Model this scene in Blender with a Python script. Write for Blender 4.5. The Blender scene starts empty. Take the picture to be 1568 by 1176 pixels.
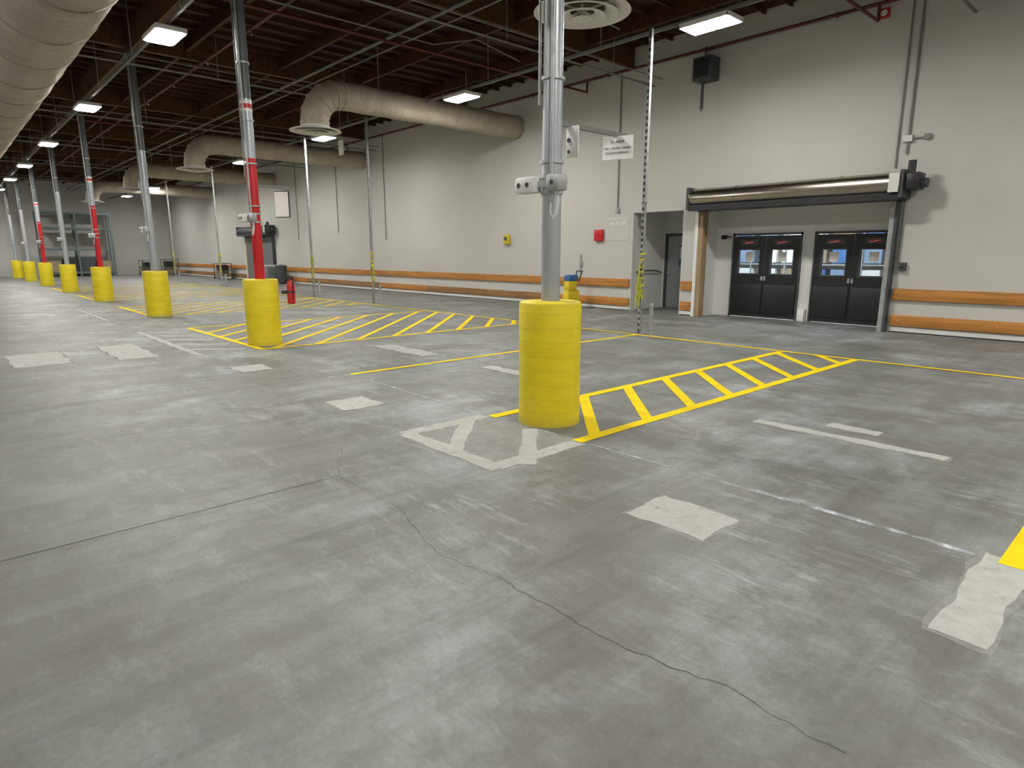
import bpy, bmesh, math, random
from mathutils import Vector, Matrix
random.seed(7)
scene=bpy.context.scene
COL=scene.collection
try:
    scene.view_settings.view_transform='Standard'
except Exception: pass

# ------------------------------------------------------------------ materials
def newmat(name):
    m=bpy.data.materials.new(name); m.use_nodes=True
    nt=m.node_tree; b=nt.nodes['Principled BSDF']
    return m,nt,b
def N(nt,t,**k):
    n=nt.nodes.new(t)
    for a,v in k.items(): setattr(n,a,v)
    return n
def coords(nt,scale=(1,1,1),rot=(0,0,0)):
    g=N(nt,'ShaderNodeNewGeometry'); mp=N(nt,'ShaderNodeMapping')
    mp.inputs['Scale'].default_value=scale; mp.inputs['Rotation'].default_value=rot
    nt.links.new(g.outputs['Position'],mp.inputs['Vector']); return mp.outputs['Vector']
def noise(nt,vec,scale,detail=4,rough=.55,dist=0):
    n=N(nt,'ShaderNodeTexNoise'); n.inputs['Scale'].default_value=scale
    n.inputs['Detail'].default_value=detail; n.inputs['Roughness'].default_value=rough
    n.inputs['Distortion'].default_value=dist
    nt.links.new(vec,n.inputs['Vector']); return n.outputs['Fac']
def ramp(nt,fac,stops):
    r=N(nt,'ShaderNodeValToRGB'); e=r.color_ramp.elements
    while len(e)<len(stops): e.new(.5)
    for i,(p,c) in enumerate(stops):
        e[i].position=p; e[i].color=(c[0],c[1],c[2],1) if not isinstance(c,(int,float)) else (c,c,c,1)
    nt.links.new(fac,r.inputs['Fac']); return r.outputs['Color']
def mix(nt,fac,a,b,mode='MIX'):
    m=N(nt,'ShaderNodeMix',data_type='RGBA',blend_type=mode)
    if isinstance(fac,(int,float)): m.inputs[0].default_value=fac
    else: nt.links.new(fac,m.inputs[0])
    for s,v in ((6,a),(7,b)):
        if isinstance(v,tuple): m.inputs[s].default_value=(v[0],v[1],v[2],1)
        else: nt.links.new(v,m.inputs[s])
    return m.outputs[2]
def mul(nt,a,b):
    m=N(nt,'ShaderNodeMath',operation='MULTIPLY')
    for i,v in enumerate((a,b)):
        if isinstance(v,(int,float)): m.inputs[i].default_value=v
        else: nt.links.new(v,m.inputs[i])
    return m.outputs[0]
def bump(nt,b,h,st=.2,dist=.01):
    n=N(nt,'ShaderNodeBump'); n.inputs['Strength'].default_value=st; n.inputs['Distance'].default_value=dist
    nt.links.new(h,n.inputs['Height']); nt.links.new(n.outputs['Normal'],b.inputs['Normal'])
def simple(name,c,rough=.5,metal=0,var=.12,nscale=3,bs=0,sc=(1,1,1),spec=.5):
    m,nt,b=newmat(name)
    v=coords(nt,sc); f=noise(nt,v,nscale,3)
    col=ramp(nt,f,[(.3,tuple(x*(1-var) for x in c)),(.7,tuple(min(1,x*(1+var)) for x in c))])
    nt.links.new(col,b.inputs['Base Color'])
    b.inputs['Roughness'].default_value=rough; b.inputs['Metallic'].default_value=metal
    b.inputs['Specular IOR Level'].default_value=spec
    if bs: bump(nt,b,f,bs)
    return m

def mk_concrete():
    m,nt,b=newmat('sealed_concrete')
    v=coords(nt)
    big=noise(nt,v,.45,5,.62,.2); mid=noise(nt,v,2.3,8,.75,.1); fine=noise(nt,v,38,3,.7)
    base=ramp(nt,big,[(.3,(.128,.127,.112)),(.5,(.163,.162,.148)),(.72,(.205,.208,.198))])
    base=mix(nt,.8,base,ramp(nt,mid,[(.30,(.62,.62,.60)),(.47,(.93,.93,.93)),(.60,(1.02,1.02,1.02)),(.75,(1.28,1.29,1.30))]),'MULTIPLY')
    g=N(nt,'ShaderNodeNewGeometry'); sp=N(nt,'ShaderNodeSeparateXYZ'); nt.links.new(g.outputs['Position'],sp.inputs[0])
    mr=N(nt,'ShaderNodeMapRange'); nt.links.new(sp.outputs['Y'],mr.inputs[0]); mr.inputs[1].default_value=.0; mr.inputs[2].default_value=2.8; mr.inputs[3].default_value=.22; mr.inputs[4].default_value=1.0
    # brushed-out dust haze
    d1=ramp(nt,noise(nt,v,1.2,10,.72,.2),[(.45,0.0),(.68,1.0)])
    p1=ramp(nt,noise(nt,v,.5,3,.5),[(.36,0.2),(.58,1.0)])
    base=mix(nt,mul(nt,mul(nt,mul(nt,d1,p1),mr.outputs[0]),.9),base,(.41,.43,.44))
    # short dragged scuffs
    for rot,sc,th,am in ((.35,(1.6,6.2,1),.55,.65),(1.15,(1.5,6.5,1),.56,.6)):
        vv=coords(nt,sc,(0,0,rot))
        s=noise(nt,vv,1.3,7,.74,.1)
        msk=ramp(nt,s,[(th-.02,0.0),(th+.13,1.0)])
        patch=ramp(nt,noise(nt,v,.7+rot*.3,3),[(.44,0.0),(.60,1.0)])
        base=mix(nt,mul(nt,mul(nt,mul(nt,msk,patch),mr.outputs[0]),am),base,(.45,.47,.48))
    # long faint wheel tracks and broom streaks
    for rot,am in ((.35,.40),(-.75,.34)):
        vv=coords(nt,(3.6,.25,1),(0,0,rot)); s=noise(nt,vv,1.3,6,.68)
        base=mix(nt,ramp(nt,s,[(.50,0.0),(.70,am)]),base,(.085,.085,.075))
    vv=coords(nt,(5,.35,1),(0,0,-1.2)); s=noise(nt,vv,1.1,5,.65)
    base=mix(nt,ramp(nt,s,[(.53,0.0),(.72,.28)]),base,(.30,.31,.30))
    base=mix(nt,ramp(nt,noise(nt,v,.9,7,.7,.2),[(.58,0.0),(.76,.45)]),base,(.08,.08,.07))
    base=mix(nt,.6,base,ramp(nt,fine,[(.3,(.76,.76,.76)),(.7,(1.06,1.06,1.06))]),'MULTIPLY')
    nt.links.new(base,b.inputs['Base Color'])
    r=ramp(nt,mid,[(.3,.40),(.7,.60)]); nt.links.new(r,b.inputs['Roughness'])
    b.inputs['Specular IOR Level'].default_value=.45
    return m
def mk_worn(name='ground_off_paint_concrete',lo=.62,hi=.95):
    m,nt,b=newmat(name)
    v=coords(nt); f=noise(nt,v,9,5,.7)
    nt.links.new(ramp(nt,f,[(.3,(.38,.38,.35)),(.55,(.46,.46,.43)),(.8,(.52,.52,.49))]),b.inputs['Base Color'])
    b.inputs['Roughness'].default_value=.85; b.inputs['Specular IOR Level'].default_value=.2
    nt.links.new(ramp(nt,noise(nt,v,10,5,.7),[(.25,lo),(.45,hi)]),b.inputs['Alpha'])
    return m
def mk_chalk(name='chalk_dust',c=(.62,.65,.68),lo=.42,hi=.62,mx=.75):
    m,nt,b=newmat(name)
    v=coords(nt); f=noise(nt,v,6,6,.7)
    b.inputs['Base Color'].default_value=(*c,1); b.inputs['Roughness'].default_value=.9
    nt.links.new(ramp(nt,f,[(lo,0.0),(hi,mx)]),b.inputs['Alpha'])
    return m
def mk_duct():
    m,nt,b=newmat('wrapped_duct_insulation')
    v=coords(nt); f=noise(nt,v,1.7,4,.6,.5); g=noise(nt,v,5,4,.6,.8)
    nt.links.new(ramp(nt,f,[(.3,(.32,.28,.215)),(.7,(.45,.40,.315))]),b.inputs['Base Color'])
    b.inputs['Roughness'].default_value=.5; bump(nt,b,g,.8,.05); return m
def mk_yellow_sleeve():
    m,nt,b=newmat('bollard_yellow_paint')
    g=N(nt,'ShaderNodeNewGeometry'); sp=N(nt,'ShaderNodeSeparateXYZ'); nt.links.new(g.outputs['Position'],sp.inputs[0])
    fr=N(nt,'ShaderNodeMath',operation='FRACT'); nt.links.new(mul(nt,sp.outputs['Z'],7.5),fr.inputs[0])
    ring=ramp(nt,fr.outputs[0],[(.0,1.0),(.05,0.0),(.95,0.0),(1.0,1.0)])
    f=noise(nt,coords(nt,(1,1,3)),3,5,.65,.3)
    col=ramp(nt,f,[(.3,(.66,.52,.006)),(.6,(.78,.63,.010)),(.85,(.80,.67,.06))])
    col=mix(nt,mul(nt,ring,.32),col,(.42,.33,.01))
    scr=ramp(nt,noise(nt,coords(nt,(3,3,1)),6,6,.75),[(.62,0.0),(.72,.5)])
    col=mix(nt,scr,col,(.50,.43,.12))
    dirt=ramp(nt,sp.outputs['Z'],[(.0,.75),(.10,.12),(.3,0.0)])
    col=mix(nt,mul(nt,dirt,noise(nt,coords(nt),9,5,.7)),col,(.22,.18,.08))
    nt.links.new(col,b.inputs['Base Color']); b.inputs['Roughness'].default_value=.40
    bump(nt,b,ring,.25,.003)
    return m
def mk_wood(name,c,sc=(1,14,14),nscale=1.5,var=.35,rough=.6):
    return simple(name,c,rough,0,var,nscale,0,sc,.25)
def mk_emit(name,c,s):
    m,nt,b=newmat(name)
    b.inputs['Base Color'].default_value=(.8,.8,.8,1)
    b.inputs['Emission Color'].default_value=(*c,1)
    b.inputs['Emission Strength'].default_value=s; return m
def mk_glass():
    m=bpy.data.materials.new('window_glass'); m.use_nodes=True; nt=m.node_tree
    for n in list(nt.nodes): nt.nodes.remove(n)
    o=N(nt,'ShaderNodeOutputMaterial'); t=N(nt,'ShaderNodeBsdfTransparent'); g=N(nt,'ShaderNodeBsdfGlossy'); mx=N(nt,'ShaderNodeMixShader')
    g.inputs['Roughness'].default_value=.08; t.inputs['Color'].default_value=(.78,.82,.84,1); mx.inputs[0].default_value=.12
    nt.links.new(t.outputs[0],mx.inputs[1]); nt.links.new(g.outputs[0],mx.inputs[2]); nt.links.new(mx.outputs[0],o.inputs[0]); return m

M={}
M['conc']=mk_concrete(); M['worn']=mk_worn(); M['halo']=mk_worn('feathered_paint_residue',.12,.42); M['chalk']=mk_chalk()
M['wall']=simple('wall_paint',(.53,.522,.488),.7,0,.04,.5,spec=.3); M['wallw']=simple('vestibule_paint',(.66,.66,.63),.65,0,.04,1,spec=.3)
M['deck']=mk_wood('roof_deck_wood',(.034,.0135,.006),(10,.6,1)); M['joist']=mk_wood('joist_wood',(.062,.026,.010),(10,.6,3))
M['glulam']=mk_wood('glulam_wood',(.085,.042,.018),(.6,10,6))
M['duct']=mk_duct(); M['sleeve']=mk_yellow_sleeve()
M['yline']=simple('floor_line_yellow',(.82,.61,.006),.75,0,.10,5,spec=.12)
M['colgrey']=simple('column_silver_paint',(.40,.43,.46),.35,.35,.10,2,0,(1,1,.3))
M['coldark']=simple('column_dark_paint',(.10,.11,.115),.5,.2,.2,2)
M['colred']=simple('column_red_paint',(.50,.010,.015),.35,0,.15,3)
M['white']=simple('white_plastic',(.75,.75,.73),.4,0,.03,4)
M['signw']=simple('sign_white',(.90,.90,.89),.5,0,.02,4)
M['galv']=simple('galvanised_steel',(.42,.43,.43),.45,.6,.18,9)
M['strut']=simple('strut_grey',(.20,.20,.185),.55,.3,.15,6)
M['black']=simple('black_plastic',(.018,.018,.02),.45,0,.2,4)
M['dgrey']=simple('dark_grey_metal',(.06,.065,.07),.55,.1,.15,4)
M['mgrey']=simple('slatted_grey_curtain',(.16,.17,.17),.5,.2,.1,3,0,(.2,1,22))
M['red']=simple('safety_red',(.55,.02,.02),.4,0,.1,4)
M['redpipe']=simple('sprinkler_pipe_red',(.10,.014,.014),.5,0,.2,4)
M['rail']=mk_wood('guard_rail_wood',(.46,.20,.05),(1,6,22),1.2,.28,.45)
M['rail2']=mk_wood('guard_rail_wood_worn',(.28,.145,.06),(1,6,22),1.2,.32,.5)
M['steel']=simple('stainless_drum',(.44,.40,.34),.24,1,.12,2,0,(.4,6,6))
M['gdoor']=simple('grey_door_paint',(.30,.32,.33),.45,0,.05,2)
M['bdoor']=simple('traffic_door_black',(.013,.015,.016),.4,0,.25,2)
M['tan']=mk_wood('tan_wood_jamb',(.36,.25,.14),(12,12,1),1.5,.2)
M['blue']=simple('blue_plastic',(.05,.13,.34),.4,0,.1,3)
M['bin']=simple('shelf_bin_grey_blue',(.18,.25,.36),.4,0,.15,3)
M['ybox']=simple('yellow_plastic',(.65,.50,.02),.4,0,.05,3)
M['tape']=simple('caution_tape_yellow',(.50,.50,.04),.4,0,.3,18)
M['paper']=simple('paper_white',(.66,.65,.61),.7,0,.05,14)
M['led']=mk_emit('led_panel_light',(1,.98,.925),172)
M['roomlight']=mk_emit('corridor_light_panel',(.90,.95,1),42)
M['glass']=mk_glass()
M['joint']=simple('joint_dark_filler',(.05,.05,.045),.9,0,.3,12)  # plain dark tone of the floor joints and cracks
M['rack']=simple('rack_grey_green',(.12,.15,.15),.5,.2,.15,3)
M['board']=simple('cardboard',(.30,.23,.15),.8,0,.15,5)

# ------------------------------------------------------------------ mesh builder
class B:
    def __init__(s,name,parent=None):
        s.name=name; s.bm=bmesh.new(); s.mats=[]; s.parent=parent
    def mi(s,k):
        if k not in s.mats: s.mats.append(k)
        return s.mats.index(k)
    def box(s,x0,x1,y0,y1,z0,z1,k,rot=0,bev=0):
        c=Vector(((x0+x1)/2,(y0+y1)/2,(z0+z1)/2))
        r=bmesh.ops.create_cube(s.bm,size=1)
        bmesh.ops.scale(s.bm,vec=(abs(x1-x0),abs(y1-y0),abs(z1-z0)),verts=r['verts'])
        fs=set(f for v in r['verts'] for f in v.link_faces)
        i=s.mi(k)
        for f in fs: f.material_index=i
        vs=r['verts']
        if bev:
            es=list(set(e for v in vs for e in v.link_edges))
            rr=bmesh.ops.bevel(s.bm,geom=es,offset=bev,segments=2,affect='EDGES',profile=.5)
            vs=list(set(v for f in rr['faces'] for v in f.verts)|set(v for v in vs if v.is_valid))
            for f in rr['faces']: f.material_index=i
        if rot: bmesh.ops.rotate(s.bm,cent=(0,0,0),matrix=Matrix.Rotation(rot,3,'Z'),verts=vs)
        bmesh.ops.translate(s.bm,vec=c,verts=vs); return s
    def cyl(s,p,q,r,k,seg=16,r2=None,caps=True):
        p=Vector(p);q=Vector(q);d=q-p
        if r2 is None: r2=r
        rr=bmesh.ops.create_cone(s.bm,cap_ends=caps,segments=seg,radius1=r,radius2=r2,depth=d.length)
        M_=Matrix.Translation((p+q)/2)@d.to_track_quat('Z','Y').to_matrix().to_4x4()
        bmesh.ops.transform(s.bm,matrix=M_,verts=rr['verts'])
        i=s.mi(k)
        for f in set(f for v in rr['verts'] for f in v.link_faces):
            f.material_index=i
            if len(f.verts)==4: f.smooth=True
        return s
    def sph(s,c,r,k,sc=(1,1,1)):
        rr=bmesh.ops.create_uvsphere(s.bm,u_segments=16,v_segments=10,radius=r)
        bmesh.ops.scale(s.bm,vec=sc,verts=rr['verts']); bmesh.ops.translate(s.bm,vec=c,verts=rr['verts'])
        i=s.mi(k)
        for f in set(f for v in rr['verts'] for f in v.link_faces): f.material_index=i; f.smooth=True
        return s
    def tube(s,pts,r,k,seg=12,caps=True):
        pts=[Vector(p) for p in pts]; rings=[]; n=len(pts); i=s.mi(k)
        rs=r if isinstance(r,list) else [r]*n
        prev=None
        for a in range(n):
            t=(pts[min(a+1,n-1)]-pts[max(a-1,0)]).normalized()
            if prev is None:
                up=Vector((0,0,1)) if abs(t.z)<.9 else Vector((1,0,0)); u=t.cross(up).normalized()
            else: u=(prev-t*prev.dot(t)).normalized()
            prev=u; w=t.cross(u)
            rings.append([s.bm.verts.new(pts[a]+(u*math.cos(2*math.pi*j/seg)+w*math.sin(2*math.pi*j/seg))*rs[a]) for j in range(seg)])
        for a in range(n-1):
            for j in range(seg):
                f=s.bm.faces.new((rings[a][j],rings[a][(j+1)%seg],rings[a+1][(j+1)%seg],rings[a+1][j])); f.material_index=i; f.smooth=True
        if caps:
            for rg in (rings[0],rings[-1]):
                f=s.bm.faces.new(rg); f.material_index=i
        return s
    def lathe(s,prof,c,k,seg=40):
        i=s.mi(k); rings=[]
        for r,z in prof:
            if r<=1e-5: rings.append([s.bm.verts.new((c[0],c[1],c[2]+z))])
            else: rings.append([s.bm.verts.new((c[0]+r*math.cos(2*math.pi*j/seg),c[1]+r*math.sin(2*math.pi*j/seg),c[2]+z)) for j in range(seg)])
        for a in range(len(rings)-1):
            A,Bq=rings[a],rings[a+1]
            for j in range(seg):
                j2=(j+1)%seg
                vs=[A[j%len(A)],A[j2%len(A)],Bq[j2%len(Bq)],Bq[j%len(Bq)]]
                u=[]
                for v in vs:
                    if v not in u: u.append(v)
                if len(u)>2:
                    f=s.bm.faces.new(u); f.material_index=i; f.smooth=True
        return s
    def poly(s,pts,k):
        f=s.bm.faces.new([s.bm.verts.new(p) for p in pts]); f.material_index=s.mi(k)
        return s
    def strip(s,a,b,w,z,k):
        a=Vector((a[0],a[1],0));b=Vector((b[0],b[1],0)); d=(b-a).normalized(); n=Vector((-d.y,d.x,0))*w/2
        s.poly([(*(a-n).xy,z),(*(b-n).xy,z),(*(b+n).xy,z),(*(a+n).xy,z)],k); return s
    def done(s,recalc=True):
        if recalc: bmesh.ops.recalc_face_normals(s.bm,faces=s.bm.faces[:])
        me=bpy.data.meshes.new(s.name); s.bm.to_mesh(me); s.bm.free()
        for k in s.mats: me.materials.append(M[k])
        me.update()
        if hasattr(me,'set_sharp_from_angle'): me.set_sharp_from_angle(angle=math.radians(40))
        o=bpy.data.objects.new(s.name,me); COL.objects.link(o)
        if s.parent: o.parent=s.parent
        return o
def empty(name):
    e=bpy.data.objects.new(name,None); COL.objects.link(e); e.empty_display_size=.2; return e

WY=14.7; XL=-58.0; XR=12.0; YB=-10.0; ZC=7.0
# ------------------------------------------------------------------ room shell
b=B('floor'); b.box(XL-.2,XR+.2,YB-.2,20,-.2,0,'conc'); b.done()
b=B('wall_back')
for x0,x1,z0,z1 in ((XL,-11.1,0,ZC),(-11.1,-9.5,2.72,ZC),(-9.5,-8.95,0,ZC),(-8.95,-4.55,2.68,ZC),(-4.55,XR,0,ZC)):
    b.box(x0,x1,WY,WY+.2,z0,z1,'wall')
b.done()
b=B('wall_left'); b.box(XL-.2,XL,YB,WY+.2,0,ZC,'wall'); b.done()
b=B('wall_right'); b.box(XR,XR+.2,YB,WY+.2,0,ZC,'wall'); b.done()
b=B('wall_front'); b.box(XL,XR,YB-.2,YB,0,ZC,'wall'); b.done()
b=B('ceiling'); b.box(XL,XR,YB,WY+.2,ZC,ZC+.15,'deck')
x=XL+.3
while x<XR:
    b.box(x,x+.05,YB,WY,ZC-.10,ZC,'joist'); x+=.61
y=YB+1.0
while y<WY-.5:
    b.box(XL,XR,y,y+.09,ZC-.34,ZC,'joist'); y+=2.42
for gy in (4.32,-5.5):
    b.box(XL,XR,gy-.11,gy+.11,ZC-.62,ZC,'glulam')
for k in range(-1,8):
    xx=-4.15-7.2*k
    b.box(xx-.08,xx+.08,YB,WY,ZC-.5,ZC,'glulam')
b.done()

# vestibule & corridor behind double doors
b=B('wall_vestibule')
b.box(-9.1,-8.95,WY+.2,15.5,0,2.9,'wallw'); b.box(-4.55,-4.4,WY+.2,15.5,0,2.9,'wallw')
b.box(-8.95,-4.55,WY+.2,15.7,2.72,2.9,'wallw')
b.box(-9.1,-8.47,15.5,15.7,0,2.9,'wallw'); b.box(-6.68,-6.40,15.5,15.7,0,2.72,'wallw'); b.box(-4.62,-4.4,15.5,15.7,0,2.72,'wallw')
b.box(-8.47,-6.68,15.5,15.7,2.12,2.72,'wallw'); b.box(-6.40,-4.62,15.5,15.7,2.12,2.72,'wallw')
b.done()
b=B('wall_corridor')
b.box(-12.2,-12.0,16.75,19.6,0,2.9,'wallw'); b.box(-3.2,-3,15.7,19.6,0,2.9,'wallw'); b.box(-12.2,-3,19.4,19.6,0,2.9,'wallw'); b.box(-12.2,-3,15.7,19.6,2.9,3.0,'wallw')
b.box(-4.4,-3.0,15.5,15.7,0,2.9,'wallw'); b.box(-12.2,-9.2,16.62,16.75,0,2.9,'wallw')
b.done()
b=B('corridor_ceiling_light'); b.box(-10.4,-5.4,17.2,17.7,2.84,2.9,'roomlight'); b.box(-10.45,-5.35,17.15,17.75,2.86,2.9,'white'); b.done()
b=B('corridor_shelf_rack')
for i in range(12):
    xx=-11.6+i*.72
    for j in range(4):
        b.box(xx,xx+.55,18.85,19.3,.25+j*.55,.62+j*.55,['bin','paper','blue','white','board'][(i*3+j*2)%5])
for j in range(5): b.box(-11.8,-3.3,18.8,19.35,.18+j*.55,.22+j*.55,'galv')
for i in range(9): b.box(-11.8+i*1.06,-11.76+i*1.06,18.8,18.84,0,2.4,'galv')
b.done()
# alcove
b=B('wall_alcove')
b.box(-11.5,-11.3,WY+.2,16.6,0,2.9,'wallw'); b.box(-9.35,-9.2,WY+.2,16.5,0,2.9,'wallw')
b.box(-11.3,-11.1,WY+.2,WY+.22,0,2.9,'wallw')
b.box(-11.5,-9.2,16.5,16.6,2.2,2.9,'wallw'); b.box(-11.5,-11.22,16.5,16.6,0,2.2,'wallw'); b.box(-10.25,-9.2,16.5,16.6,0,2.2,'wallw')
b.box(-11.5,-9.2,WY+.2,16.6,2.78,2.9,'wallw')
b.done()
b=B('door_alcove')
b.box(-11.22,-11.15,16.46,16.6,0,2.2,'dgrey'); b.box(-10.32,-10.25,16.46,16.6,0,2.2,'dgrey'); b.box(-11.22,-10.25,16.46,16.6,2.13,2.2,'dgrey')
b.box(-11.15,-10.32,16.52,16.57,0.01,2.13,'gdoor'); b.box(-10.75,-10.45,16.505,16.52,1.25,1.85,'blue'); b.box(-10.72,-10.48,16.50,16.506,1.45,1.8,'paper')
b.cyl((-11.08,16.52,1.0),(-11.08,16.46,1.0),.02,'galv'); b.cyl((-11.08,16.46,1.0),(-10.96,16.46,1.0),.012,'galv')
b.done()
b=B('handrail')
b.tube([(-11.2,15.0,1.05),(-11.2,15.4,1.12),(-11.2,16.0,1.12),(-11.2,16.3,1.05)],.02,'dgrey')
b.cyl((-11.2,15.2,1.1),(-11.3,15.2,1.1),.012,'dgrey'); b.cyl((-11.2,16.1,1.1),(-11.3,16.1,1.1),.012,'dgrey')
b.done()

# traffic double doors
def dbl_door(name,x0,x1):
    b=B(name); mid=(x0+x1)/2; Y0,Y1=15.46,15.51
    b.box(x0-.015,x0+.02,15.44,15.5,0,2.12,'dgrey'); b.box(x1-.02,x1+.015,15.44,15.5,0,2.12,'dgrey'); b.box(x0-.015,x1+.015,15.44,15.5,2.06,2.115,'dgrey')
    for a,c in ((x0+.03,mid-.008),(mid+.008,x1-.03)):
        wx0=a+(c-a)*.18; wx1=a+(c-a)*.82; wz0,wz1=1.12,1.70
        b.box(a,wx0,Y0,Y1,.02,2.05,'bdoor'); b.box(wx1,c,Y0,Y1,.02,2.05,'bdoor')
        b.box(wx0,wx1,Y0,Y1,.02,wz0,'bdoor'); b.box(wx0,wx1,Y0,Y1,wz1,2.05,'bdoor')
        b.box(wx0,wx1,Y0+.02,Y0+.03,wz0,wz1,'glass')
        t=.03
        b.box(wx0-t,wx1+t,Y0-.012,Y0,wz1,wz1+t,'dgrey'); b.box(wx0-t,wx1+t,Y0-.012,Y0,wz0-t,wz0,'dgrey')
        b.box(wx0-t,wx0,Y0-.012,Y0,wz0,wz1,'dgrey'); b.box(wx1,wx1+t,Y0-.012,Y0,wz0,wz1,'dgrey')
        b.box(a+.02,c-.02,Y0-.03,Y0,.12,.85,'bdoor',bev=.01)
        b.box(a+.2,c-.2,Y0-.012,Y0,1.82,1.95,'dgrey'); b.box(a+.28,c-.30,Y0-.016,Y0-.012,1.86,1.91,'red')
        b.cyl((a+.3,Y0-.02,1.86),(a+.5,Y0-.02,1.9),.008,'white',8)
        b.box((wx0+wx1)/2-.1,(wx0+wx1)/2+.1,Y0+.005,Y0+.018,1.42,1.65,'paper')
    b.box(mid-.06,mid-.015,Y0-.05,Y0,.95,1.05,'galv'); b.box(mid+.015,mid+.06,Y0-.05,Y0,.95,1.05,'galv')
    b.done()
dbl_door('double_door',-8.45,-6.70); dbl_door('double_door',-6.38,-4.64)
b=B('door_post_guard'); b.box(-6.62,-6.46,15.36,15.5,0,.3,'white',bev=.02); b.done()
b=B('door_switch'); b.box(-8.78,-8.66,15.4,15.5,1.98,2.08,'black',bev=.01); b.box(-8.66,-8.52,15.42,15.45,2.02,2.05,'black'); b.done()

# roll-up door (drum, curtain, guides, motor)
def rollup(name,x0,x1,zt,closed=False,body='steel'):
    b=B(name)
    cy,cz,r=14.40,zt+.27,.24
    b.cyl((x0-.1,cy,cz),(x1+.22,cy,cz),r,body,40)
    for i in range(5):
        xx=x0-.1+(x1-x0+.32)*i/4
        b.cyl((xx-.02,cy,cz),(xx+.02,cy,cz),r+.008,body,40)
    b.box(x0-.08,x1+.2,14.16,14.2,cz-.30,cz-.16,'black'); b.box(x0-.08,x1+.2,14.2,14.68,cz-.30,cz-.26,'black')
    b.box(x0-.14,x0-.08,14.14,WY,cz-.27,cz+.26,'dgrey'); b.box(x1+.2,x1+.26,14.14,WY,cz-.27,cz+.26,'dgrey')
    b.box(x1+.26,x1+.52,14.2,14.6,cz-.12,cz+.2,'black',bev=.03); b.cyl((x1+.36,14.25,cz+.18),(x1+.36,14.25,cz+.42),.07,'black')
    b.cyl((x1+.50,14.4,cz),(x1+.62,14.4,cz),.09,'dgrey'); b.box(x1+.02,x1+.2,14.1,14.15,cz-.16,cz+.2,'paper')
    b.box(x0-.1,x0-.02,14.56,WY,0,zt,'white'); b.box(x0-.02,x0+.10,14.60,WY,0,zt,'tan')
    b.box(x0+.02,x0+.06,WY,WY+.2,0,zt,'tan')
    b.box(x1-.03,x1+.07,14.56,WY,0,zt,'galv'); b.box(x1+.07,x1+.12,14.52,WY,0,zt,'dgrey')
    if closed: b.box(x0,x1,14.62,14.68,0,zt,'mgrey'); b.box(x0,x1,14.58,14.68,0,.1,'black')
    b.done()
rollup('roll_up_door',-8.95,-4.55,2.68)
rollup('roll_up_door',-40.6,-36.4,2.68,True,'dgrey')

segs=((XL,-40.8),(-35.8,-11.15),(-9.45,-9.12),(-4.38,XR))
b=B('guard_rail')
for a,c in segs:
    x=a; i=0
    while x<c-.01:
        e=min(c,x+3.66)
        b.box(x+.004,e-.004,WY-.06,WY,.67,.90,'rail',bev=.006)
        b.box(x+.004,e-.004,WY-.06,WY,.14,.36,'rail2' if (i%3) else 'rail',bev=.006)
        for xx in (x+.15,(x+e)/2,e-.15):
            for zz in (.78,.25): b.cyl((xx,WY-.066,zz),(xx,WY-.058,zz),.014,'galv',8)
        x=e; i+=1
b.done()
b=B('baseboard_shadow_line')
for a,c in segs: b.box(a,c,WY-.03,WY,.025,.11,'wallw'); b.box(a,c,WY-.025,WY,0,.025,'black')  # white board; the black strip below it paints the shadow line
b.done()

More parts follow.
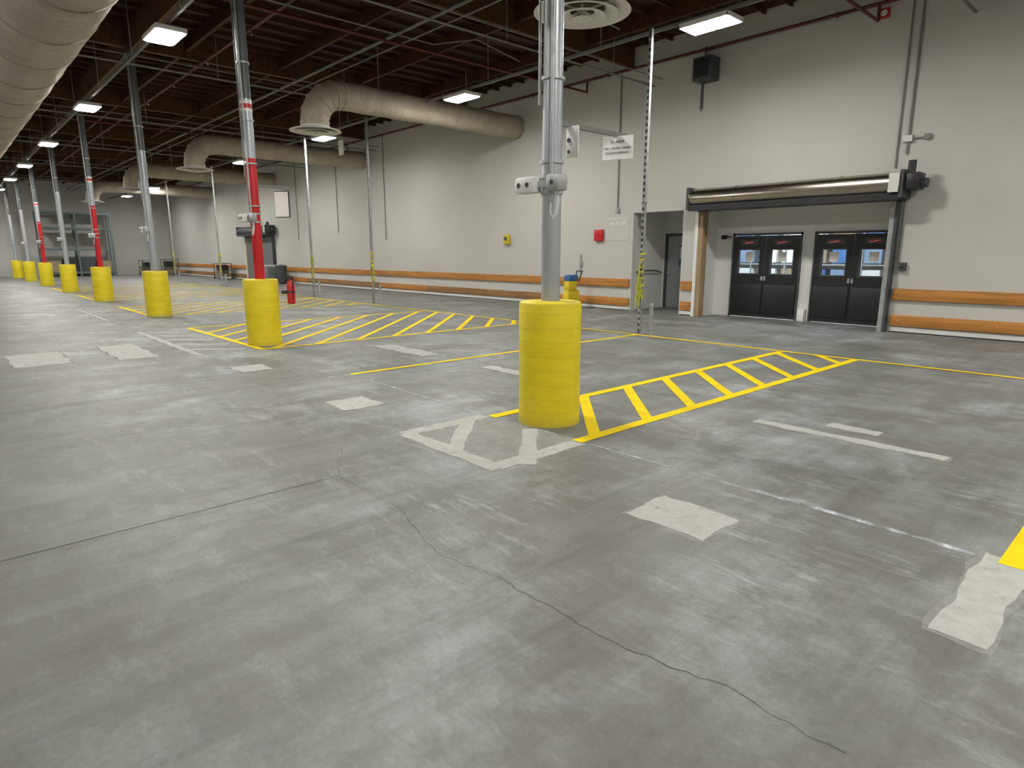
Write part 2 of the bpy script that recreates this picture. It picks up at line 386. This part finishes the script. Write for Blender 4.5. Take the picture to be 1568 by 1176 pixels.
# ------------------------------------------------------------------ columns with sleeves
CX0,CY0,SP=-4.175,4.29,7.2
for k in range(-1,8):
    cx=CX0-SP*k; e=empty('guarded_column')
    red=(k in (1,3,5))
    b=B('pole',e); r=.088
    zr=3.2
    b.cyl((cx,CY0,0),(cx,CY0,zr),r,'colred' if red else 'colgrey',28)
    b.cyl((cx,CY0,zr),(cx,CY0,4.15),r,'colgrey',28); 
    b.cyl((cx,CY0,4.15),(cx,CY0,ZC-.62),r,'colgrey' if k==0 else 'coldark',28)
    b.box(cx-.16,cx+.16,CY0-.13,CY0+.13,ZC-.66,ZC-.62,'coldark')
    if red:
        b.cyl((cx,CY0,3.95),(cx,CY0,4.12),r+.003,'white',28); b.cyl((cx,CY0,4.0),(cx,CY0,4.07),r+.005,'colred',28)
    b.done()
    b=B('protective_sleeve',e); R=.297; hh=1.165
    b.lathe([(R+.004,0),(R,.03),(R-.003,.6),(R,hh-.03),(R-.008,hh-.008),(R-.03,hh),(r+.02,hh+.004),(r,hh+.004)],(cx,CY0,0),'sleeve',48)
    b.done()
    b=B('emergency_light_head',e)
    for sx in (-1,1):
        m='white' if sx<0 else 'galv'; ox=cx+sx*(.18 if sx<0 else .18); hw=.115 if sx<0 else .075  # right head greyed: its shadowed look is put into the colour
        b.box(ox-hw,ox+hw,CY0-.19,CY0-.06,2.145,2.285,m,bev=.018)
        for dx in ((-.06,.05) if sx<0 else (0,)):
            b.cyl((ox+dx,CY0-.194,2.215),(ox+dx,CY0-.188,2.215),.026,'strut',16)
            b.cyl((ox+dx,CY0-.196,2.215),(ox+dx,CY0-.19,2.215),.014,'black',16)
    b.cyl((cx,CY0,2.13),(cx,CY0,2.16),r+.012,'galv',24); b.cyl((cx,CY0,2.27),(cx,CY0,2.30),r+.012,'galv',24)
    b.box(cx-.15,cx+.15,CY0-.12,CY0-.09,2.19,2.24,'galv')
    b.done()
    b=B('conduit',e)
    b.cyl((cx+.085,CY0-.09,2.05),(cx+.085,CY0-.09,ZC-.7),.016,'galv',10)
    b.cyl((cx-.085,CY0-.08,2.9),(cx-.085,CY0-.08,ZC-.7),.013,'galv',10)
    for zz in (2.4,3.1,3.8,4.7): 
        b.cyl((cx,CY0,zz),(cx,CY0,zz+.025),r+.018,'galv',24)
    b.tube([(cx+.085,CY0-.09,2.06),(cx+.09,CY0-.1,1.96),(cx+.13,CY0-.11,1.92),(cx+.17,CY0-.11,1.96),(cx+.18,CY0-.1,2.06),(cx+.17,CY0-.1,2.16)],.011,'white',8)
    b.done()
    if k in (0,1):
        b=B('sign_arm',e)
        L=5.35 if k==0 else 4.95
        b.box(cx-.02,cx+.02,CY0+.08,L,2.74,2.78,'strut')
        b.box(cx-.03,cx+.03,CY0+.05,CY0+.09,2.66,2.84,'strut')
        b.done()
        if k==0:
            b=B('hanging_plate',e); b.box(cx-.01,cx+.14,CY0+.19,CY0+.205,2.47,2.74,'white',bev=.004); b.cyl((cx+.03,CY0+.18,2.62),(cx+.03,CY0+.19,2.62),.02,'dgrey',10); b.cyl((cx+.03,CY0+.18,2.52),(cx+.03,CY0+.19,2.52),.015,'dgrey',10); b.done()
            b=B('sign_panel',e); b.box(cx-.14,cx+.17,5.2,5.215,2.525,2.745,'signw',rot=.35)
            b.done()
            for t,zz,sz in (('ALARM',2.675,.045),('WILL SOUND WHEN',2.62,.030),('DOOR IS OPENED',2.575,.030)):
                cu=bpy.data.curves.new('sign_text','FONT'); cu.body=t; cu.size=sz; cu.align_x='CENTER'; cu.extrude=.001
                o=bpy.data.objects.new('sign_text',cu); COL.objects.link(o); cu.materials.append(M['dgrey'])
                o.rotation_euler=(math.pi/2,0,.35); o.location=(cx+.015+.004,5.193,zz); o.parent=e
        else:
            b=B('sign_panel',e); b.box(cx-.14,cx+.14,4.79,4.80,2.24,2.70,'dgrey',rot=.7); b.box(cx-.125,cx+.125,4.775,4.79,2.255,2.685,'signw',rot=.7)
            b.done()
b=B('fire_extinguisher'); ex,ey=-11.07,4.71
b.lathe([(0,.72),(.05,.722),(.068,.74),(.07,.8),(.07,1.05),(.055,1.10),(.025,1.13),(.02,1.16),(0,1.16)],(ex,ey,0),'red',20)
b.box(ex-.02,ex+.02,ey-.05,ey+.06,1.16,1.19,'black'); b.box(ex-.012,ex+.012,ey-.09,ey+.05,1.20,1.215,'black')
b.tube([(ex,ey+.03,1.17),(ex+.07,ey+.02,1.12),(ex+.09,ey,.95),(ex+.08,ey,.82)],.01,'black',8)
b.cyl((ex,ey,.92),(ex,ey,.95),.073,'dgrey',20); b.box(ex-.09,ex-.03,ey-.14,ey-.05,.90,.96,'dgrey')
b.done()

# ------------------------------------------------------------------ posts along stall line
for i,px in enumerate((-7.72,-18.3,-22.7,-33.0,-41.0)):
    py=10.55; b=B('strut_post'); t=.032
    b.box(px-t,px+t,py+t-.004,py+t,0,5.72,'galv'); b.box(px-t,px-t+.004,py-t,py+t,0,5.72,'galv'); b.box(px+t-.004,px+t,py-t,py+t,0,5.72,'galv')
    b.box(px-t,px-t+.014,py-t,py-t+.004,0,5.72,'galv'); b.box(px+t-.014,px+t,py-t,py-t+.004,0,5.72,'galv')
    z=.1
    while z<5.6: b.box(px-t-.001,px+t+.001,py-t-.001,py-t+.003,z,z+.06,'galv'); z+=.12
    b.box(px-.07,px+.07,py-.07,py+.07,0,.012,'galv'); b.cyl((px-.05,py,2.6),(px+.05,py,2.6),.03,'galv',10)
    for j in range(8):
        zz=.75+j*.12+random.uniform(-.03,.03); b.box(px-.042,px+.042,py-.042,py+.042,zz,zz+random.choice((.04,.08)),'tape',rot=random.uniform(-.5,.5))
    for j in range(9):
        dx=random.uniform(-.12,.12); z0=random.uniform(.5,1.2)
        b.poly([(px-.02,py-.05,z0+.35),(px+.02,py-.055,z0+.35),(px+dx+.03,py-.08,z0),(px+dx-.01,py-.07,z0-.03)],'tape')
    b.done()
    b=B('pipe_guard'); qx,qy=px+.17,py+.15; b.cyl((qx,qy,0),(qx,qy,.60),.045,'galv',18); b.sph((qx,qy,.60),.045,'galv',(1,1,.4)); b.cyl((qx,qy,0),(qx,qy,.012),.08,'galv',18); b.done()

# ------------------------------------------------------------------ ducts
def bands(b,a,c,r,step,k='duct'):
    a=Vector(a);c=Vector(c);L=(c-a).length;d=(c-a)/L;n=int(L/step)
    for i in range(n+1):
        p=a+d*(i*step); b.cyl(p-d*.025,p+d*.025,r*1.012,k,32)
b=B('main_supply_duct')
pts=[];rs=[]
x=XL+.3
while x<XR-.3: pts.append((x,1.5,4.9)); rs.append(.66*(1+.006*math.sin(x*5)+.004*math.sin(x*13))); x+=.3
b.tube(pts,rs,'duct',40); bands(b,(XL+1,1.5,4.9),(XR-1,1.5,4.9),.665,1.5)
x=XL+3
while x<XR-1:
    b.cyl((x,1.5,5.5),(x,1.5,ZC),.012,'galv',6); x+=4
b.done()
def diff(b,X,Y,Z):
    b.lathe([(.34,.16),(.36,.1),(.62,.02),(.64,-.0),(.60,-.01),(.40,.07),(.36,.08)],(X,Y,Z),'white',40)
    b.lathe([(.46,-.02),(.48,-.03),(.44,-.035),(.30,.04)],(X,Y,Z),'white',40)
    b.lathe([(.30,-.045),(.31,-.055),(.27,-.06),(.16,.0)],(X,Y,Z),'white',32)
    b.lathe([(0,-.05),(.13,-.075),(.14,-.085),(0,-.09)],(X,Y,Z),'white',24)
    b.cyl((X,Y,Z-.06),(X,Y,Z+.1),.02,'white',8); b.box(X-.5,X+.5,Y-.01,Y+.01,Z+.0,Z+.02,'white'); b.box(X-.01,X+.01,Y-.5,Y+.5,Z,Z+.02,'white')
DX=(-15.9,-25.9,-35.9,-45.9)
def branch(X):
    b=B('branch_duct'); r=.35
    R=.75
    a=[]
    yy=14.68
    while yy>8.6: a.append((X,yy,5.62)); yy-=.35
    for i in range(1,11):
        t=i/10*math.pi/2; a.append((X,8.45-R*math.sin(t),5.62-R*(1-math.cos(t))))
    a.append((X,8.45-R,4.78))
    rs=[r*(1+.02*math.sin(i*2.1)) for i in range(len(a))]
    b.tube(a,rs,'duct',28); bands(b,(X,14.6,5.62),(X,8.7,5.62),r*1.02,1.1)
    for i in range(0,11,2):
        t=i/10*math.pi/2; p=Vector((X,8.45-R*math.sin(t),5.62-R*(1-math.cos(t)))); d=Vector((0,-math.cos(t),-math.sin(t)))
        b.cyl(p-d*.02,p+d*.02,r*1.05,'duct',28)
    diff(b,X,8.45-R,4.66)
    b.cyl((X,9.6,5.6),(X,9.6,ZC),.012,'galv',6); b.cyl((X,12.6,5.6),(X,12.6,ZC),.012,'galv',6)
    b.done()
for X in DX: branch(X)
b=B('round_air_diffuser'); diff(b,-6.1,6.8,4.72); b.cyl((-6.1,6.8,4.8),(-6.1,6.8,ZC),.33,'duct',32,caps=False); bands(b,(-6.1,6.8,5.0),(-6.1,6.8,ZC-.2),.34,.6); b.done()

# ------------------------------------------------------------------ struts, pipes, conduits overhead
b=B('lighting_strut')
for y in (10.85,3.82,-3.6):
    edges=[XL]
    if y>10:
        for X in reversed(DX): edges+= [X-.42,X+.42]
    edges.append(XR)
    for i in range(0,len(edges),2): b.box(edges[i],edges[i+1],y-.025,y+.025,5.74,5.80,'strut')
    x=XL+2
    while x<XR:
        if not (y>10 and any(abs(x-X)<.5 for X in DX)): b.cyl((x,y,5.8),(x,y,ZC),.008,'galv',6)
        x+=3.6
b.done()
b=B('overhead_conduit')
b.cyl((XL,8.2,6.3),(XR,8.2,6.3),.035,'strut',10); b.cyl((XL,8.45,6.2),(XR,8.45,6.2),.018,'strut',8)
b.cyl((XL,12.6,6.45),(XR,12.6,6.45),.025,'strut',10)
for X in (-3.6,-10.6,-17.6,-24.8,-32,-39.2,-47.2):
    b.cyl((X,-6,5.92),(X,WY,5.92),.025,'strut',8); b.cyl((X+.25,2.4,6.05),(X+.25,WY,6.05),.013,'strut',8)
    for y in (6,9.5,13): b.cyl((X,y,5.92),(X,y,ZC),.008,'galv',6)
b.tube([(-9.5,6.0,6.1),(-9.5,8.0,6.1),(-8.6,8.6,6.1),(-8.6,10.7,5.95)],.016,'strut',8)
b.tube([(-12.5,5.0,6.2),(-12.5,9.0,6.2),(-11.6,9.5,6.2),(-11.6,10.8,6.0)],.016,'strut',8)
b.done()
b=B('sprinkler_pipe')
for y,z in ((14.55,6.44),(5.9,6.44),(0,6.44)):
    b.cyl((XL,y,z),(XR,y,z),.035,'redpipe',12)
    x=XL+1
    while x<XR: b.cyl((x,y,z-.12),(x,y,z),.012,'galv',6); b.cyl((x,y,z-.1),(x,y,z-.12),.03,'galv',8); b.cyl((x-.02,y,z),(x+.02,y,z),.05,'redpipe',12); x+=3.0
for X in (-12.8,-27,-5.2): b.cyl((X,-4,6.13),(X,14.55,6.13),.03,'redpipe',10); b.cyl((X,14.55,6.13),(X,14.55,6.44),.03,'redpipe',10)
b.done()

# ------------------------------------------------------------------ LED fixtures
def fixture(X,Y,Z=5.6):
    b=B('led_high_bay_light')
    b.box(X-.48,X+.48,Y-.27,Y+.27,Z+.03,Z+.07,'white',bev=.01); b.box(X-.2,X+.2,Y-.08,Y+.08,Z+.07,Z+.11,'galv')
    for s in (-1,1):   # added opaque skirt, keeps side light off upper walls and ceiling
        b.box(X-.48,X+.48,Y+s*.26-.01,Y+s*.26+.01,Z-.015,Z+.04,'white'); b.box(X+s*.47-.01,X+s*.47+.01,Y-.27,Y+.27,Z-.015,Z+.04,'white')
    for dx in (-.235,.235): b.box(X+dx-.215,X+dx+.215,Y-.225,Y+.225,Z-.035,Z+.032,'led',bev=.02)
    for dx in (-.4,.4): b.cyl((X+dx,Y,Z+.05),(X+dx,Y,Z+.14),.006,'galv',6)
    b.done()
LX=(8.2,.8,-6.67,-13.88,-21.8,-29.8,-37.7,-45,-52.3)
for X in LX:
    fixture(X,10.85); fixture(X,3.82); fixture(X,-3.6)

# ------------------------------------------------------------------ wall mounted items
b=B('yellow_utility_box'); b.box(-16.48,-16.22,WY-.12,WY-.002,1.93,2.25,'ybox',bev=.01); b.box(-16.42,-16.28,WY-.125,WY-.12,2.05,2.18,'dgrey'); b.done()
b=B('red_alarm_box'); b.box(-12.45,-12.15,WY-.1,WY-.002,1.98,2.30,'red',bev=.01); b.box(-12.4,-12.2,WY-.105,WY-.1,2.1,2.2,'colred'); b.done()
b=B('notice_frame')
for a,c,z0,z1 in ((-12.05,-11.25,2.58,2.6),(-12.05,-11.25,2.0,2.02),(-12.05,-12.03,2,2.6),(-11.27,-11.25,2,2.6)): b.box(a,c,WY-.012,WY,z0,z1,'paper')
b.box(-12.03,-11.27,WY-.008,WY,2.02,2.58,'wall')
for i in range(3): b.box(-11.95+i*.22,-11.8+i*.22,WY-.01,WY,2.42,2.5,'paper')
b.done()
b=B('conduit_run')
def cond(x,z0,z1,r=.016): b.cyl((x,WY-.03,z0),(x,WY-.03,z1),r,'strut',8)
cond(-11.66,2.85,6.4); b.box(-11.72,-11.60,WY-.07,WY,2.76,2.88,'galv')
cond(-4.62,3.3,ZC); cond(-4.44,3.55,ZC,.022); b.box(-4.52,-4.36,WY-.08,WY,3.78,3.9,'galv'); b.cyl((-4.44,WY-.04,3.84),(-4.1,WY-.04,3.84),.016,'galv',8); b.box(-4.16,-4.06,WY-.08,WY,3.79,3.89,'strut')
cond(-4.36,1.4,3.1); b.box(-4.33,-4.2,WY-.09,WY,1.27,1.43,'dgrey'); b.sph((-4.28,WY-.1,1.36),.04,'dgrey')
cond(-24.2,2.2,6.4); cond(-28.5,2.6,6.4); cond(-33,2.3,6.4); cond(-13.0,.95,1.6,.012); b.box(-13.06,-12.94,WY-.05,WY,1.25,1.4,'galv')
b.done()
b=B('fire_alarm_strobe'); b.box(-5.22,-5.04,WY-.08,WY-.002,6.18,6.36,'red',bev=.01); b.cyl((-5.13,WY-.09,6.27),(-5.13,WY-.08,6.27),.06,'white',16); b.done()
b=B('speaker_box'); hx,hy=-8.95,14.45
b.cyl((hx-.05,hy,5.08),(hx-.05,hy,5.7),.035,'dgrey',10); b.cyl((hx-.02,hy,6.2),(hx-.02,hy,6.40),.016,'dgrey',8)
b.box(hx-.24,hx+.24,hy-.18,WY-.002,5.70,6.22,'dgrey',bev=.012); b.box(hx-.19,hx+.19,hy-.19,hy-.18,5.76,6.16,'black'); b.done()
b=B('hanging_emergency_light'); b.box(-19.7,-19.45,10.3,10.36,4.75,5.2,'white',bev=.01); b.cyl((-19.57,10.33,5.2),(-19.57,10.33,ZC),.01,'galv',6); b.box(-19.66,-19.49,10.29,10.3,4.95,5.12,'paper'); b.done()

b=B('floor_scrubber')
bx,by=-12.72,13.95
b.box(bx-.13,bx+.13,by-.25,by+.25,.12,.55,'ybox',bev=.05); b.box(bx-.11,bx+.11,by-.22,by+.15,.55,.82,'ybox',bev=.04); b.box(bx-.12,bx+.10,by-.2,by+.2,.82,1.0,'blue',bev=.03)
b.cyl((bx-.1,by+.2,.8),(bx-.1,by+.36,1.1),.018,'black',8); b.cyl((bx+.1,by+.2,.8),(bx+.1,by+.36,1.1),.018,'black',8); b.cyl((bx-.12,by+.36,1.1),(bx+.12,by+.36,1.1),.018,'black',8)
for s in (-1,1):
    b.cyl((bx+s*.13,by+.1,.12),(bx+s*.17,by+.1,.12),.12,'black',20)
b.cyl((bx,by-.15,0),(bx,by-.15,.13),.13,'black',24)
b.done()

def cart(name,x,y,w,d,h,k):
    b=B(name)
    for i in (0,1):
        for j in (0,1):
            xx=x-w/2+i*w; yy=y-d/2+j*d
            b.box(xx-.02,xx+.02,yy-.02,yy+.02,.1,h,k); b.cyl((xx-.02,yy,.06),(xx+.02,yy,.06),.06,'black',12)
    for z in (.18,h*.55,h): b.box(x-w/2-.03,x+w/2+.03,y-d/2-.03,y+d/2+.03,z-.02,z+.02,k)
    b.box(x-w*.4,x+w*.3,y-d*.4,y+d*.4,.2,h*.5,'board'); b.box(x-w*.35,x+w*.35,y-d*.35,y+d*.35,h*.57,h*.9,'black')
    b.done()
cart('utility_cart',-43.4,14.0,1.2,.7,1.0,'dgrey'); cart('utility_cart',-55.5,12.4,1.4,.9,1.1,'dgrey'); cart('utility_cart',-53.0,13.3,1.2,.9,1.2,'dgrey')
b=B('pallet_box'); b.box(-35.9,-34.9,13.6,14.4,.12,.95,'mgrey',bev=.02)
for i in range(3): b.box(-35.85+i*.42,-35.75+i*.42,13.62,14.38,0,.12,'board')
b.box(-35.93,-34.87,13.57,14.43,.93,1.0,'paper'); b.done()
b=B('storage_rack')
for y in (5.9,8.1,10.3):
    for x in (-57.2,-56.0): b.box(x-.06,x+.06,y-.06,y+.06,0,4.6,'rack')
for z in (.25,1.9,3.4,4.5):
    for x in (-57.2,-56.0): b.box(x-.04,x+.04,5.9,10.3,z-.07,z+.07,'rack')
    b.box(-57.2,-56.0,5.9,10.3,z+.07,z+.09,'rack')
for i in range(4): b.box(-57.1,-56.1,6.1+i*1.05,6.95+i*1.05,.34,1.1+.12*(i%3),['board','black','dgrey'][i%3])
b.done()
b=B('wheeled_trash_bin')
b.lathe([(0,.08),(.24,.08),(.28,.9),(.31,.92),(.3,.98),(0,1.04)],(-34.2,14.1,0),'dgrey',20); b.cyl((-34.35,14.1,.0),(-34.35,14.1,.1),.04,'black'); b.cyl((-34.05,14.1,0),(-34.05,14.1,.1),.04,'black'); b.done()

# ------------------------------------------------------------------ floor markings
Z1=.004
def hatch(x0,x1,y0,y1,w,c0,step,close0=True):
    b=B('hatched_floor_marking')
    b.strip((x0,y0),(x0,y1),w,Z1,'yline'); b.strip((x1,y0),(x1,y1),w,Z1,'yline')
    if close0: b.strip((x0,y0),(x1,y0),w,Z1+.0005,'yline')
    c=c0; W_=x1-x0
    while c<y1+W_:
        pa=(x0,c); pb=(x1,c-W_)
        if pa[1]>y1: pa=(x0+(c-y1),y1)
        if pb[1]<y0: pb=(x0+(c-y0),y0)
        if pa[0]<pb[0]-.15 : b.strip(pa,pb,w*1.0,Z1+.001,'yline')
        c+=step
    return b
YL=10.36
b=hatch(-4.64,-3.50,3.95,YL,.115,5.33,.80,False); b.done(False)
b=hatch(-15.0,-10.75,4.0,YL,.10,5.0+.25,.80,True); b.done(False)
b=hatch(-22.6,-18.5,4.1,YL,.10,5.0,.80,True); b.done(False)
b=hatch(-30.0,-25.9,4.1,YL,.10,5.0,.80,True); b.done(False)
b=hatch(-37.2,-33.0,4.1,YL,.10,5.0,.9,True); b.done(False)
b=B('stall_line_marking')
b.strip((-48,YL),(XR,YL),.085,Z1+.002,'yline')
b.strip((-.47,3.95),(-.47,YL),.12,Z1,'yline'); b.strip((-7.65,4.0),(-7.65,YL),.085,Z1,'yline')
for X in (3.2,): b.strip((X,3.95),(X,YL),.1,Z1,'yline')
for X in (-24.3,-31.5,-38.8,-42): b.strip((X,4.0),(X,YL),.085,Z1,'yline')
b.done(False)

def outline(x0,x1,y0,y1,j,rot,ph):
    pts=[]
    cs=[(x0,y0),(x1,y0),(x1,y1),(x0,y1)]
    if rot:
        mx,my=(x0+x1)/2,(y0+y1)/2; cs=[(mx+(x-mx)*math.cos(rot)-(y-my)*math.sin(rot),my+(x-mx)*math.sin(rot)+(y-my)*math.cos(rot)) for x,y in cs]
    for i in range(4):
        a=cs[i]; c=cs[(i+1)%4]; L=math.dist(a,c); n=max(2,int(L/.02)); nx,ny=-(c[1]-a[1])/L,(c[0]-a[0])/L
        for q in range(n):
            t=q/n; s=t*L; o=j*(.6*math.sin(s*9+ph+i*2)+.2*math.sin(s*24+ph*2)+random.uniform(-.05,.05))*min(1,6*t,6*(1-t)+.2)
            pts.append((a[0]+(c[0]-a[0])*t+nx*o,a[1]+(c[1]-a[1])*t+ny*o))
    return pts
def rough_patch(b,x0,x1,y0,y1,k='worn',j=.022,rot=0,z=.0025):
    ph=random.uniform(0,6); g=.022
    b.poly([(p[0],p[1],z-.0012) for p in outline(x0-g,x1+g,y0-g,y1+g,j*1.3,rot,ph+1)],'halo')
    b.poly([(p[0],p[1],z) for p in outline(x0,x1,y0,y1,j,rot,ph)],k)
b=B('worn_paint_patch')
for q in ((-2.26,-1.72,3.03,3.45),(-6.35,-5.86,2.99,3.45),(-9.3,-8.78,2.97,3.4),(-12.8,-11.3,.67,1.37),(-13.0,-11.1,1.95,2.5),(-9.8,-8.3,5.6,5.95),(-6.9,-6.0,5.65,5.87),(-2.8,-1.2,5.70,5.84),(-2.25,-1.8,6.06,6.23)):
    rough_patch(b,*q)
rough_patch(b,-.60,-.39,3.0,4.05,j=.022)
b.poly([(p[0],p[1],.001) for p in outline(-4.8,-3.4,2.9,3.95,.02,0,2)],'halo')
rough_patch(b,-4.79,-4.64,2.95,3.92,j=.012); rough_patch(b,-4.70,-3.42,2.91,3.06,j=.012,z=.0028); rough_patch(b,-3.55,-3.40,3.0,3.93,j=.012)
rough_patch(b,-4.84,-3.84,3.26,3.40,j=.012,rot=-.79,z=.0031); rough_patch(b,-4.2,-3.2,3.49,3.63,j=.012,rot=-.79,z=.0031)
for cx in (-11.35,-18.55):
    for i in range(5): rough_patch(b,cx-3.2+i*.8,cx-3.05+i*.8,3.0,3.9,j=.015,rot=-.7)
    rough_patch(b,cx-3.6,cx+.6,2.95,3.07,j=.015,z=.0029)
b.done(False)
b=B('chalk_line')
b.strip((-4.0,3.98),(-.45,3.98),.022,.0022,'chalk'); b.strip((-1.9,4.0),(-.6,3.98),.05,.0024,'chalk'); b.strip((-7.65,4.0),(-4.7,3.95),.03,.0022,'chalk')
b.strip((-7.7,3.0),(-7.66,4.0),.05,.0022,'chalk')
b.done(False)
b=B('floor_joint')
b.strip((-4.1,-9.5),(-4.1,2.0),.006,.0015,'joint')
for X in (-11.3,-18.5,-25.7): b.strip((X,-9.5),(X,14.5),.005,.0015,'joint')
b.strip((-4.1,4.8),(-4.1,14.5),.005,.0015,'joint')
b.strip((-11,8.0),(XR,8.0),.004,.0015,'joint')
b.done(False)
b=B('floor_crack')
cp=[(-4.7,2.35),(-4.1,2.0),(-3.3,2.02),(-2.6,1.82),(-2.2,1.9),(-1.8,1.9),(-1.4,1.9),(-1.0,2.0),(-.5,1.98)]
P=[]
for a,c in zip(cp[:-1],cp[1:]):
    n=8
    for i in range(n): t=i/n; P.append((a[0]+(c[0]-a[0])*t+random.uniform(-.008,.008),a[1]+(c[1]-a[1])*t+random.uniform(-.014,.014)))
for a,c in zip(P[:-1],P[1:]): b.strip(a,c,random.uniform(.0015,.004),.0018,'joint')
b.done(False)

# ------------------------------------------------------------------ world + camera
w=bpy.data.worlds.new('world'); scene.world=w; w.use_nodes=True
w.node_tree.nodes['Background'].inputs[0].default_value=(.5,.5,.5,1); w.node_tree.nodes['Background'].inputs[1].default_value=.05
cam=bpy.data.cameras.new('camera'); co=bpy.data.objects.new('camera',cam); COL.objects.link(co)
cam.sensor_width=36; cam.lens=960/1568*36; cam.clip_end=200
co.location=(0,0,1.6); co.rotation_euler=(math.pi/2-math.atan(199/960),0,math.radians(47.7))
scene.camera=co
